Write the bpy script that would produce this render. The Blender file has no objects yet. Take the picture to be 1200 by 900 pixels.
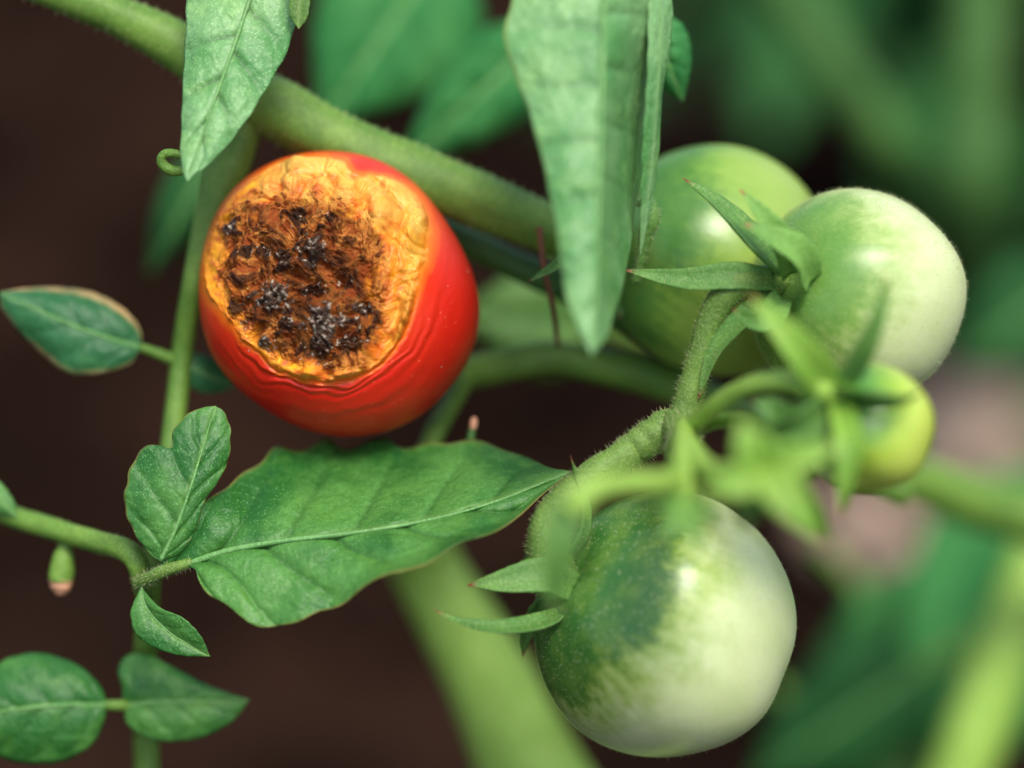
import bpy, math, random
import numpy as np
from mathutils import Vector, Matrix, Quaternion, noise as mn

# ------------------------------------------------------------------ camera, sky, sun
sc = bpy.context.scene
PITCH = math.radians(30)
D = 0.5556                      # lens to focus plane (m); the frame is 0.2 m wide there
F = Vector((0, 0, 0.46))        # the point in focus
RIGHT = Vector((1, 0, 0))
UP = Vector((0, math.sin(PITCH), math.cos(PITCH)))
BACK = Vector((0, -math.cos(PITCH), math.sin(PITCH)))
CAM = F + BACK * D
cd = bpy.data.cameras.new("camera")
cd.lens = 100; cd.sensor_width = 36; cd.clip_start = 0.01; cd.clip_end = 200
cd.dof.use_dof = True; cd.dof.focus_distance = D; cd.dof.aperture_fstop = 3.0
cam = bpy.data.objects.new("camera", cd); sc.collection.objects.link(cam)
VM = Matrix((RIGHT, UP, BACK)).transposed()      # columns: right, up, back
cam.matrix_world = Matrix.Translation(CAM) @ VM.to_4x4()
sc.camera = cam

LDIR = (RIGHT * .17 + UP * .60 + BACK * .78).normalized()     # towards the sun
elev = math.asin(LDIR.z); azim = math.atan2(LDIR.x, LDIR.y)
w = bpy.data.worlds.new("World"); sc.world = w; w.use_nodes = True
nt = w.node_tree; bg = nt.nodes["Background"]
sky = nt.nodes.new("ShaderNodeTexSky"); sky.sky_type = 'NISHITA'; sky.sun_disc = False
sky.sun_elevation = elev; sky.sun_rotation = azim
sky.dust_density = 3.0; sky.ozone_density = 1.0
nt.links.new(sky.outputs[0], bg.inputs[0]); bg.inputs[1].default_value = 0.10
sl = bpy.data.lights.new("sun", 'SUN'); sl.energy = 1.5; sl.angle = math.radians(20); sl.color = (1, .96, .88)
so = bpy.data.objects.new("sun", sl); sc.collection.objects.link(so)
so.rotation_euler = LDIR.to_track_quat('Z', 'Y').to_euler()
vs = sc.view_settings; vs.view_transform = 'Standard'; vs.look = 'None'; vs.gamma = 1; vs.exposure = 1.15
vs.use_curve_mapping = False
sc.render.engine = 'CYCLES'
sc.cycles.use_denoising = True
sc.cycles.max_bounces = 6

# ------------------------------------------------------------------ helpers
U = 0.2 / 1200
def S(d):                       # metres per photograph pixel at depth d (pixels towards the lens)
    return U * (D - d * U) / D
def P(x, y, d=0.0):             # photograph point at depth d -> world
    s = S(d)
    return F + RIGHT * ((x - 600) * s) + UP * ((450 - y) * s) + BACK * (d * U)
def ground_d(x, y, z=0.0):      # depth at which the sight line meets height z
    p = P(x, y, 0); v = p - CAM
    t = (z - CAM.z) / v.z
    return (1 - t) * D / U
def lin(r, g, b):
    f = lambda c: (c / 255 / 12.92) if c / 255 <= .04045 else ((c / 255 + .055) / 1.055) ** 2.4
    return (f(r), f(g), f(b))
def cr(pts, n):                 # Catmull-Rom through pts, resampled to n points by arc length
    a = np.array(pts, float)
    if len(a) == 2:
        t = np.linspace(0, 1, n)[:, None]; return a[0] * (1 - t) + a[1] * t
    e = np.vstack([2 * a[0] - a[1], a, 2 * a[-1] - a[-2]])
    out = []
    for i in range(len(a) - 1):
        p0, p1, p2, p3 = e[i:i + 4]
        for t in np.linspace(0, 1, 24, endpoint=False):
            out.append(.5 * ((2 * p1) + (p2 - p0) * t + (2 * p0 - 5 * p1 + 4 * p2 - p3) * t * t + (3 * p1 - p0 - 3 * p2 + p3) * t ** 3))
    out.append(a[-1]); o = np.array(out)
    L = np.concatenate([[0], np.cumsum(np.linalg.norm(np.diff(o[:, :2], axis=0), axis=1) + 1e-6)])
    q = np.linspace(0, L[-1], n)
    return np.stack([np.interp(q, L, o[:, k]) for k in range(o.shape[1])], 1)
def sstep(a, b, x):
    t = np.clip((x - a) / (b - a), 0, 1); return t * t * (3 - 2 * t)

coll = sc.collection
def mesh_obj(name, verts, faces, mat, parent=None, smooth=True, attrs=None, cols=None):
    me = bpy.data.meshes.new(name)
    me.from_pydata([tuple(v) for v in verts], [], faces)
    if smooth: me.polygons.foreach_set("use_smooth", [True] * len(me.polygons))
    for k, arr in (attrs or {}).items():
        a = me.attributes.new(k, 'FLOAT', 'POINT'); a.data.foreach_set("value", np.asarray(arr, np.float32))
    if cols is not None:
        a = me.attributes.new("col", 'FLOAT_COLOR', 'POINT')
        c4 = np.ones((len(verts), 4), np.float32); c4[:, :3] = cols
        a.data.foreach_set("color", c4.ravel())
    me.materials.append(mat); me.update()
    o = bpy.data.objects.new(name, me); coll.objects.link(o)
    if parent: o.parent = parent
    return o
def tag(o, label, cat, group=None):
    o["label"] = label; o["category"] = cat
    if group: o["group"] = group
    return o
def thing(name, label, cat, loc, group=None):
    o = bpy.data.objects.new(name, None); coll.objects.link(o); o.location = loc; o.empty_display_size = .01
    return tag(o, label, cat, group)
def grid_faces(n, m, wrap=False, base=0):
    f = []
    mm = m if wrap else m - 1
    for i in range(n - 1):
        for j in range(mm):
            a = base + i * m + j; b = base + i * m + (j + 1) % m
            f.append((a, b, b + m, a + m))
    return f

# ------------------------------------------------------------------ materials
def new_mat(name):
    m = bpy.data.materials.new(name); m.use_nodes = True
    n = m.node_tree.nodes; l = m.node_tree.links
    return m, n, l, n["Principled BSDF"], n["Material Output"]
def nd(n, t, **k):
    x = n.new(t)
    for a, b in k.items(): setattr(x, a, b)
    return x
def mixc(n, l, fac, a, b, blend='MIX'):
    x = nd(n, "ShaderNodeMix", data_type='RGBA', blend_type=blend)
    for sock, v in ((x.inputs[0], fac), (x.inputs[6], a), (x.inputs[7], b)):
        if hasattr(v, "links"): l.new(v, sock)
        elif isinstance(v, (int, float)): sock.default_value = v
        else: sock.default_value = (*v[:3], 1)
    return x.outputs[2]
def noise_tex(n, l, vec, scale, detail=4, rough=.55, dist=0.0):
    t = nd(n, "ShaderNodeTexNoise"); t.inputs["Scale"].default_value = scale
    t.inputs["Detail"].default_value = detail; t.inputs["Roughness"].default_value = rough
    t.inputs["Distortion"].default_value = dist
    if vec is not None: l.new(vec, t.inputs["Vector"])
    return t.outputs["Fac"]
def mrange(n, l, v, a, b, c=0.0, d=1.0):
    x = nd(n, "ShaderNodeMapRange"); x.interpolation_type = 'SMOOTHSTEP'
    l.new(v, x.inputs[0]); x.inputs[1].default_value = a; x.inputs[2].default_value = b
    x.inputs[3].default_value = c; x.inputs[4].default_value = d
    return x.outputs[0]
def bump(n, l, h, strength, dist):
    b = nd(n, "ShaderNodeBump"); b.inputs["Strength"].default_value = strength
    b.inputs["Distance"].default_value = dist; l.new(h, b.inputs["Height"])
    return b
def attr(n, name):
    a = nd(n, "ShaderNodeAttribute"); a.attribute_name = name; return a

def leaf_mat(name, c1, c2, vein, trans=.32, rough=.42, edge=None, spec=.45, net=True):
    m, n, l, p, out = new_mat(name)
    tc = nd(n, "ShaderNodeTexCoord").outputs["Object"]
    big = noise_tex(n, l, tc, 55, 3); fine = noise_tex(n, l, tc, 900, 3, .6)
    col = mixc(n, l, mrange(n, l, big, .38, .62), c1, c2)
    col = mixc(n, l, mrange(n, l, noise_tex(n, l, tc, 130, 5, .6), .5, .75, 0, .6), col, (c2[0] * 1.35, c2[1] * 1.2, c2[2] * .95))
    col = mixc(n, l, mrange(n, l, fine, .3, .8, 0, .35), col, tuple(x * .62 for x in c1))
    # pale glandular dots
    vo = nd(n, "ShaderNodeTexVoronoi"); vo.inputs["Scale"].default_value = 1500; l.new(tc, vo.inputs["Vector"])
    dots = mrange(n, l, vo.outputs["Distance"], .1, .3, .5, 0)
    col = mixc(n, l, dots, col, tuple(min(1, x * 1.9 + .05) for x in c2))
    col = mixc(n, l, attr(n, "side_vein_shade").outputs["Fac"], col, tuple(x * .42 for x in c1))  # side veins darkened: shade of their grooves put into the leaf colour
    col = mixc(n, l, attr(n, "vein").outputs["Fac"], col, vein)
    if edge: col = mixc(n, l, attr(n, "edge").outputs["Fac"], col, edge)
    l.new(col, p.inputs["Base Color"])
    p.inputs["Roughness"].default_value = rough; p.inputs["Specular IOR Level"].default_value = spec
    b = bump(n, l, noise_tex(n, l, tc, 1100, 4, .65), .45, .0004)
    if net:
        wv = nd(n, "ShaderNodeVectorMath", operation='MULTIPLY_ADD'); nn_ = nd(n, "ShaderNodeTexNoise"); nn_.inputs["Scale"].default_value = 200; l.new(tc, nn_.inputs["Vector"])
        l.new(nn_.outputs["Color"], wv.inputs[0]); wv.inputs[1].default_value = (.004, .004, .004); l.new(tc, wv.inputs[2])
        for scl, st, ds in ((170, .22, .0006), (520, .18, .0003)):
            ve = nd(n, "ShaderNodeTexVoronoi", feature='DISTANCE_TO_EDGE'); ve.inputs["Scale"].default_value = scl; l.new(wv.outputs[0], ve.inputs["Vector"])
            b3 = bump(n, l, mrange(n, l, ve.outputs["Distance"], 0, .22), st, ds); l.new(b.outputs[0], b3.inputs["Normal"]); b = b3
    l.new(b.outputs[0], p.inputs["Normal"])
    tr = nd(n, "ShaderNodeBsdfTranslucent")
    l.new(mixc(n, l, 1.0, col, (1.0, 1.15, .45), 'MULTIPLY'), tr.inputs["Color"])
    mx = nd(n, "ShaderNodeMixShader"); mx.inputs[0].default_value = trans
    l.new(p.outputs[0], mx.inputs[1]); l.new(tr.outputs[0], mx.inputs[2]); l.new(mx.outputs[0], out.inputs[0])
    return m
def stem_mat(name, c1, c2, rough=.45, bs=.5, tipc=None, speck=None, sss=.12):
    m, n, l, p, out = new_mat(name)
    tc = nd(n, "ShaderNodeTexCoord").outputs["Object"]
    col = mixc(n, l, mrange(n, l, noise_tex(n, l, tc, 90, 4), .3, .7), c1, c2)
    col = mixc(n, l, mrange(n, l, noise_tex(n, l, tc, 38, 6, .7), .52, .72, 0, .55), col, (c1[0] * .95, c1[1] * .62, c1[2] * .7))
    fine = noise_tex(n, l, tc, 1300, 4, .65)
    col = mixc(n, l, mrange(n, l, fine, .35, .75, 0, .45), col, tuple(x * .55 for x in c1))
    vo = nd(n, "ShaderNodeTexVoronoi"); vo.inputs["Scale"].default_value = 1900; l.new(tc, vo.inputs["Vector"])
    sp = speck or tuple(min(1, x * 1.8 + .06) for x in c2)
    col = mixc(n, l, mrange(n, l, vo.outputs["Distance"], .1, .32, .55, 0), col, sp)
    if tipc: col = mixc(n, l, attr(n, "tip").outputs["Fac"], col, tipc)
    l.new(col, p.inputs["Base Color"]); p.inputs["Roughness"].default_value = rough
    p.inputs["Specular IOR Level"].default_value = .3
    p.inputs["Subsurface Weight"].default_value = sss; p.inputs["Subsurface Scale"].default_value = .002
    p.inputs["Subsurface Radius"].default_value = (.6, 1, .3)
    b = bump(n, l, fine, bs, .0004); l.new(b.outputs[0], p.inputs["Normal"])
    return m
def plain(name, c, rough=.7, var=.35, scale=60):
    m, n, l, p, out = new_mat(name)
    tc = nd(n, "ShaderNodeTexCoord").outputs["Object"]
    f = noise_tex(n, l, tc, scale, 6, .6)
    col = mixc(n, l, mrange(n, l, f, .3, .7), tuple(x * (1 - var) for x in c), tuple(x * (1 + var) for x in c))
    l.new(col, p.inputs["Base Color"]); p.inputs["Roughness"].default_value = rough
    b = bump(n, l, f, .5, .002); l.new(b.outputs[0], p.inputs["Normal"])
    return m
def hair_mat():
    m, n, l, p, out = new_mat("plant_hair")
    tc = nd(n, "ShaderNodeTexCoord").outputs["Object"]
    l.new(mixc(n, l, noise_tex(n, l, tc, 200), lin(190, 200, 130), lin(225, 225, 190)), p.inputs["Base Color"])
    p.inputs["Roughness"].default_value = .4
    tr = nd(n, "ShaderNodeBsdfTranslucent"); tr.inputs[0].default_value = (*lin(215, 225, 160), 1)
    mx = nd(n, "ShaderNodeMixShader"); mx.inputs[0].default_value = .5
    l.new(p.outputs[0], mx.inputs[1]); l.new(tr.outputs[0], mx.inputs[2]); l.new(mx.outputs[0], out.inputs[0])
    return m
def tomato_mat(name, dark, mid, pale, edge0, jag, streak, soft=.10, rough=.27, yellow=None, fleck=.5):
    """green fruit: local +Z is the stem end; dark shoulder with a ragged border, pale below"""
    m, n, l, p, out = new_mat(name)
    tc = nd(n, "ShaderNodeTexCoord").outputs["Object"]
    nv = nd(n, "ShaderNodeVectorMath", operation='NORMALIZE'); l.new(tc, nv.inputs[0])
    sep = nd(n, "ShaderNodeSeparateXYZ"); l.new(nv.outputs[0], sep.inputs[0])
    z = sep.outputs[2]
    # streaks run from pole to pole: noise on the direction round the axis, hardly on z
    hv = nd(n, "ShaderNodeVectorMath", operation='MULTIPLY'); l.new(nv.outputs[0], hv.inputs[0]); hv.inputs[1].default_value = (1, 1, 0)
    hn = nd(n, "ShaderNodeVectorMath", operation='NORMALIZE'); l.new(hv.outputs[0], hn.inputs[0])
    hz = nd(n, "ShaderNodeVectorMath", operation='MULTIPLY_ADD'); l.new(nv.outputs[0], hz.inputs[0]); hz.inputs[1].default_value = (0, 0, .28); l.new(hn.outputs[0], hz.inputs[2])
    s1 = noise_tex(n, l, hz.outputs[0], 1.7, 2, .5); s2 = noise_tex(n, l, hz.outputs[0], 8, 5, .7, .4)
    def mth(op, a, b):
        x = nd(n, "ShaderNodeMath", operation=op)
        for i, v in enumerate((a, b)):
            if hasattr(v, "links"): l.new(v, x.inputs[i])
            else: x.inputs[i].default_value = v
        return x.outputs[0]
    zz = mth('ADD', z, mth('ADD', mth('MULTIPLY', mth('SUBTRACT', s1, .5), jag), mth('MULTIPLY', mth('SUBTRACT', s2, .5), streak)))
    blot = noise_tex(n, l, tc, 110, 4, .6)
    zz = mth('ADD', zz, mth('MULTIPLY', mth('SUBTRACT', blot, .5), .5))
    zz = mth('ADD', zz, mth('MULTIPLY', mth('SUBTRACT', noise_tex(n, l, tc, 420, 4, .7), .5), .35))
    sh = mrange(n, l, zz, edge0 - soft, edge0 + soft)
    halo = mrange(n, l, zz, edge0 - soft - .38, edge0 + soft * .5)
    body = mixc(n, l, mrange(n, l, blot, .3, .7, 0, .5), pale, tuple(a * .55 + b * .45 for a, b in zip(pale, mid)))
    body = mixc(n, l, halo, body, mid)
    if yellow: body = mixc(n, l, mrange(n, l, z, -.9, .1, .9, 0), body, yellow)
    dk = mixc(n, l, mrange(n, l, noise_tex(n, l, tc, 190, 4, .6), .35, .7, 0, .55), dark, tuple(a * .5 + b * .5 for a, b in zip(dark, mid)))
    col = mixc(n, l, sh, body, dk)
    vo = nd(n, "ShaderNodeTexVoronoi"); vo.inputs["Scale"].default_value = 950; l.new(tc, vo.inputs["Vector"])
    fl = mrange(n, l, vo.outputs["Distance"], .08, .26, fleck, 0)
    col = mixc(n, l, fl, col, tuple(min(1, a * .55 + .12) for a in pale))
    l.new(col, p.inputs["Base Color"])
    p.inputs["Roughness"].default_value = rough; p.inputs["Specular IOR Level"].default_value = .5
    p.inputs["Subsurface Weight"].default_value = .5; p.inputs["Subsurface Scale"].default_value = .005
    p.inputs["Subsurface Radius"].default_value = (.8, 1, .35)
    hgt = mth('ADD', noise_tex(n, l, tc, 700, 3, .6), mth('MULTIPLY', fl, .6))
    b = bump(n, l, hgt, .16, .0003); l.new(b.outputs[0], p.inputs["Normal"])
    return m

M = {}
M['leaf'] = leaf_mat("leaf_green", lin(46, 112, 44), lin(94, 154, 70), lin(120, 166, 84), edge=lin(150, 140, 70))
M['leaf_dry'] = leaf_mat("leaf_dry_edge", lin(48, 112, 62), lin(72, 138, 84), lin(88, 140, 84), edge=lin(205, 170, 115))
M['leaf_pale'] = leaf_mat("leaf_pale", lin(82, 142, 74), lin(124, 172, 108), lin(128, 168, 110), edge=lin(150, 175, 90), trans=.12)
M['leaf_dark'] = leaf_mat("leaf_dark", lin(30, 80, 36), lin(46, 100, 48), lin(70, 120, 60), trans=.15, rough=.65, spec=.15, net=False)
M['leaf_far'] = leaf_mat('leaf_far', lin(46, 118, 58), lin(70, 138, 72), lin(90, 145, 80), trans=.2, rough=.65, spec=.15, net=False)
M['leaf_lime'] = leaf_mat("leaf_lime", lin(85, 130, 55), lin(110, 150, 62), lin(130, 160, 80), trans=.3)
M['rib'] = stem_mat('leaf_rib', lin(92, 146, 78), lin(120, 168, 98))
M['stem'] = stem_mat("stem_green", lin(82, 120, 44), lin(116, 152, 60))
M['stem_hairy'] = stem_mat("stem_hairy", lin(88, 122, 52), lin(112, 146, 62), bs=.7, speck=lin(178, 190, 120))
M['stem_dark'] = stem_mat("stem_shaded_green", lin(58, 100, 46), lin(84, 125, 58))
M['stem_lime'] = stem_mat("stem_lime", lin(134, 172, 66), lin(158, 194, 88))
M['sepal'] = stem_mat("sepal_green", lin(72, 118, 50), lin(102, 145, 66), bs=.6, tipc=lin(120, 60, 40), speck=lin(170, 190, 125))
M['sepal_lime'] = stem_mat("sepal_lime", lin(110, 154, 52), lin(134, 174, 66), tipc=lin(150, 110, 40), sss=.3)
M['sepal_mid'] = stem_mat('sepal_mid', lin(96, 142, 62), lin(120, 164, 76), bs=.6, tipc=lin(150, 80, 50))
M['brown'] = plain("dry_stalk", lin(112, 68, 42))
M['budtip'] = plain("dry_bud_tip", lin(205, 150, 115))
M['hair'] = hair_mat()
M['soil'] = None

# ------------------------------------------------------------------ ground
def soil_mat():
    m, n, l, p, out = new_mat("dark_soil")
    tc = nd(n, "ShaderNodeTexCoord").outputs["Object"]
    big = noise_tex(n, l, tc, 7, 3, .5); fine = noise_tex(n, l, tc, 60, 8, .7)
    col = mixc(n, l, mrange(n, l, big, .38, .68), lin(29, 19, 14), lin(58, 40, 31))
    col = mixc(n, l, mrange(n, l, fine, .35, .75, 0, .6), col, lin(27, 19, 16))
    l.new(col, p.inputs["Base Color"]); p.inputs["Roughness"].default_value = .95
    p.inputs["Specular IOR Level"].default_value = 0
    b = bump(n, l, fine, .7, .01); l.new(b.outputs[0], p.inputs["Normal"])
    return m
M['soil'] = soil_mat()
def axis(c, half, fine, n1, n2):
    a = np.linspace(-fine, fine, n1); b = np.geomspace(fine, half, n2)[1:]
    return c + np.concatenate([-b[::-1], a, b])
gx = axis(0, 20, .9, 110, 14); gy = axis(.8, 20, 1.0, 120, 14)
gv = []
for yy in gy:
    for xx in gx:
        h = .03 * mn.fractal(Vector((xx * 4, yy * 4, 1)), 1, 2.1, 5) + .012 * mn.noise(Vector((xx * 40, yy * 40, 3)))
        gv.append((xx, yy, h - .02))
gnd = mesh_obj("ground", gv, grid_faces(len(gy), len(gx)), M['soil']); gnd["kind"] = "structure"
# loose clods, too many to count: one object
rng = random.Random(5)
cv, cf = [], []
ico = []
import bmesh
bm = bmesh.new(); bmesh.ops.create_icosphere(bm, subdivisions=1, radius=1)
iv = [v.co.copy() for v in bm.verts]; ifc = [tuple(v.index for v in f.verts) for f in bm.faces]; bm.free()
for k in range(1400):
    x = rng.uniform(-.75, .75); y = rng.uniform(.05, 1.75); r = .004 + .02 * rng.random() ** 3
    b0 = len(cv); h = .03 * mn.fractal(Vector((x * 4, y * 4, 1)), 1, 2.1, 5) - .02
    for v in iv:
        q = r * (1 + .5 * mn.noise(v * 1.3 + Vector((k, 0, 0))))
        cv.append((x + v.x * q, y + v.y * q, h + .3 * r + v.z * q * .75))
    cf += [tuple(b0 + i for i in f) for f in ifc]
cl = mesh_obj("soil_clods", cv, cf, M['soil'], smooth=False)
tag(cl, "loose dark brown soil clods scattered over the ground", "soil"); cl["kind"] = "stuff"

# ------------------------------------------------------------------ plant builders
def tube(name, path, mat, parent, org, sides=14, n=None, lump=.04, seed=0, squash=1.0, tips=None):
    """path: (x, y, d, radius_px) rows; a lumpy closed tube"""
    a = cr(path, n or max(16, 7 * len(path)))
    pts = [P(*r[:3]) for r in a]; rad = [max(r[3], .15) * S(r[2]) for r in a]
    verts = []; N = len(pts)
    ref = None
    for i in range(N):
        t = (pts[min(i + 1, N - 1)] - pts[max(i - 1, 0)]).normalized()
        if ref is None: ref = t.cross(BACK) if t.cross(BACK).length > .1 else t.cross(UP)
        s = (ref - t * ref.dot(t)).normalized(); ref = s; b = t.cross(s)
        for j in range(sides):
            ang = 2 * math.pi * j / sides
            q = rad[i] * (1 + lump * 2 * mn.noise(Vector((i * .22 + seed * 7.3, math.cos(ang) * 1.2, math.sin(ang) * 1.2))))
            verts.append(pts[i] + (s * math.cos(ang) + b * math.sin(ang) * squash) * q - org)
    f = grid_faces(N, sides, True)
    verts.append(pts[0] - org); verts.append(pts[-1] - org); A = len(verts) - 2; B = A + 1
    for j in range(sides):
        f.append((A, (j + 1) % sides, j)); f.append((B, (N - 1) * sides + j, (N - 1) * sides + (j + 1) % sides))
    tipv = np.repeat(np.clip((np.linspace(0, 1, N) - .9) / .08, 0, 1), sides) if tips else np.zeros(N * sides)
    return mesh_obj(name, verts, f, mat, parent, attrs={"tip": np.concatenate([tipv, [0, 1 if tips else 0]])})

def hairs_on(o, parent, count, length, rad, seed=1, bend=.5, sel=None, name="hairs"):
    """fine trichomes standing on the surface of o"""
    me = o.data; rs = random.Random(seed)
    pol = [p for p in me.polygons if sel is None or sel(p)]
    ar = np.cumsum([p.area for p in pol])
    vv, ff = [], []
    for k in range(count):
        p = pol[min(int(np.searchsorted(ar, rs.random() * ar[-1])), len(pol) - 1)]
        vs_ = [me.vertices[i].co for i in p.vertices]
        u = [rs.random() ** .8 for _ in vs_]; su = sum(u)
        c = Vector((0, 0, 0))
        for v, q in zip(vs_, u): c += v * (q / su)
        nn = p.normal
        dr = (nn + Vector((rs.gauss(0, 1), rs.gauss(0, 1), rs.gauss(0, 1))) * bend * .4).normalized()
        L = length * (.35 + .9 * rs.random())
        t = dr.orthogonal().normalized(); b = dr.cross(t)
        b0 = len(vv)
        for j in range(3):
            an = j * 2.0944
            vv.append(c + (t * math.cos(an) + b * math.sin(an)) * rad - dr * rad)
        vv.append(c + dr * L + t * L * .15 * rs.uniform(-1, 1))
        ff += [(b0, b0 + 1, b0 + 3), (b0 + 1, b0 + 2, b0 + 3), (b0 + 2, b0, b0 + 3)]
    h = mesh_obj(name, vv, ff, M['hair'], parent); h["kind"] = "stuff"
    return h

def blade(name, mid, L, R, mat, parent, org, nrow=100, ncol=16, arch=6, quilt=4, nv=5, sweep=1.6, curl=None, rough=2.5,
          seed=0, edge=(0, 0), thick=1.3, midrib=3.2, tooth=2.0, venation=.55, ribmat=None):
    """leaf blade between its midrib and two outlines, all (x, y, d) rows from base to tip; side veins sunk, tissue quilted between"""
    m = cr(mid, nrow)
    def side(E):
        E = [tuple(e) if len(e) == 3 else (*e, None) for e in E]
        Q = []
        k0 = np.array(mid, float)
        for e in E:
            if e[2] is None:
                j = np.argmin(np.hypot(m[:, 0] - e[0], m[:, 1] - e[1])); Q.append((e[0], e[1], m[j, 2]))
            else: Q.append(e)
        return cr([tuple(k0[0])] + Q + [tuple(k0[-1])], nrow)
    l, r = side(L), side(R)
    t = np.linspace(0, 1, nrow)
    wd = np.maximum(np.hypot(*(l - m)[:, :2].T), np.hypot(*(r - m)[:, :2].T))
    verts, vein, edg, vein_shade = [], [], [], []
    for i in range(nrow):
        for j in range(-ncol, ncol + 1):
            e = l if j < 0 else r; f = abs(j) / ncol; sd = -1 if j < 0 else 1
            jag = 1 - (tooth / max(wd[i], 8)) * f * (.5 + .5 * math.sin(t[i] * 61 + sd + seed)) * (.6 + .8 * mn.noise(Vector((t[i] * 9, sd, seed))))
            p = m[i] * (1 - f * jag) + e[i] * f * jag
            ph = t[i] * nv - f * sweep * (1 - .4 * t[i]) + (.35 if sd > 0 else 0)
            fr = ph - math.floor(ph); dv = min(fr, 1 - fr)
            g = math.exp(-(dv / .045) ** 2) * (1 - f ** 3)
            g2 = math.exp(-(dv / .10) ** 1.4) + .35 * math.exp(-(dv / .3) ** 2)
            wi = min(1, wd[i] / 45)
            nz = mn.noise(Vector((p[0] * .035, p[1] * .035, seed))) + .5 * mn.noise(Vector((p[0] * .09, p[1] * .09, seed + 4)))
            d = p[2] + arch * math.sin(math.pi * min(f, 1) * .9) * wi - quilt * g2 * wi * (1 - f * .5) + rough * nz * wi * f ** .5
            d -= midrib * .6 * math.exp(-(f / .07) ** 2)
            if curl: d += curl(t[i], f, sd)
            verts.append(P(p[0], p[1], d) - org)
            mv = math.exp(-(f * wd[i] / 3.2) ** 2)
            vein.append(mv * .95); vein_shade.append(g * min(1, venation * 3.2) * (1 - .6 * f))
            lo, hi = edge
            ee = lo if sd < 0 else hi
            edg.append(0 if ee == 0 else float(sstep(1 - ee, 1 - ee * .5, f)) * min(1, max(0, .75 + 1.2 * mn.noise(Vector((t[i] * 6, sd * 3, seed))))))
    fc = grid_faces(nrow, 2 * ncol + 1)
    o = mesh_obj(name, verts, fc, mat, parent, attrs={"vein": vein, "edge": edg, "side_vein_shade": vein_shade})
    sm = o.modifiers.new("thickness", 'SOLIDIFY'); sm.thickness = thick * S(m[nrow // 2, 2]); sm.offset = 0
    if midrib:
        rp = [(q[0], q[1], q[2] - midrib * .5 + 1.0, midrib * (1 - .75 * k / 11)) for k, q in enumerate(cr(mid, 12))]
        tube("midrib", rp, ribmat or M['rib'], o, org, sides=8, n=40, lump=.02)
    return o

def sepal(parent, org, path, wpx, mat=None, tilt=0.0, thick=.2, cup=.5, seed=0, hair=0, base=.75, hl=9):
    """pointed, cupped sepal along (x, y, d) rows, widest width wpx"""
    a = cr(path, 26); pts = [P(*q) for q in a]; N = len(pts); sides = 12
    verts, tip = [], []
    for i in range(N):
        t = i / (N - 1)
        T = (pts[min(i + 1, N - 1)] - pts[max(i - 1, 0)]).normalized()
        s = T.cross(BACK).normalized(); nn = s.cross(T).normalized()
        q = Quaternion(T, tilt); s = q @ s; nn = q @ nn
        prof = (base + (1 - base) * math.sin(min(t / .32, 1) * math.pi / 2)) * (1 - max(0, (t - .25) / .75) ** 1.7)
        wv = max(.5 * wpx * prof, .7 * (1 - t) + .25) * S(a[i][2])
        for j in range(sides):
            an = 2 * math.pi * j / sides
            u = math.cos(an); v = math.sin(an)
            wob = 1 + .08 * mn.noise(Vector((i * .5, j, seed)))
            verts.append(pts[i] + s * (u * wv * wob) + nn * (v * wv * thick + cup * wv * abs(u) ** 1.3) - org)
            tip.append(min(1, max(0, (t - .91) / .05)))
    f = grid_faces(N, sides, True)
    verts += [pts[0] - org, pts[-1] - org]; tip += [0, 1]; A = len(verts) - 2; B = A + 1
    for j in range(sides):
        f.append((A, (j + 1) % sides, j)); f.append((B, (N - 1) * sides + j, (N - 1) * sides + (j + 1) % sides))
    o = mesh_obj("sepal", verts, f, mat or M['sepal'], parent, attrs={"tip": tip})
    if hair: hairs_on(o, o, hair, hl * U, .32 * U, seed=seed + 11)
    return o

# ------------------------------------------------------------------ ripe tomato with blossom end rot
def sdf_poly(px, py, poly):
    poly = np.array(poly, float); d = np.full(px.shape, 1e9); ins = np.zeros(px.shape, bool)
    for i in range(len(poly)):
        a = poly[i]; b = poly[(i + 1) % len(poly)]; e = b - a
        h = np.clip(((px - a[0]) * e[0] + (py - a[1]) * e[1]) / (e @ e), 0, 1)
        d = np.minimum(d, np.hypot(px - a[0] - e[0] * h, py - a[1] - e[1] * h))
        c = ((a[1] > py) != (b[1] > py)) & (px < (b[0] - a[0]) * (py - a[1]) / (b[1] - a[1] + 1e-9) + a[0])
        ins ^= c
    return np.where(ins, d, -d)
def smooth_poly(p, n=120):
    a = cr(list(p) + [p[0]], n + 1); return a[:-1]

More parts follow.
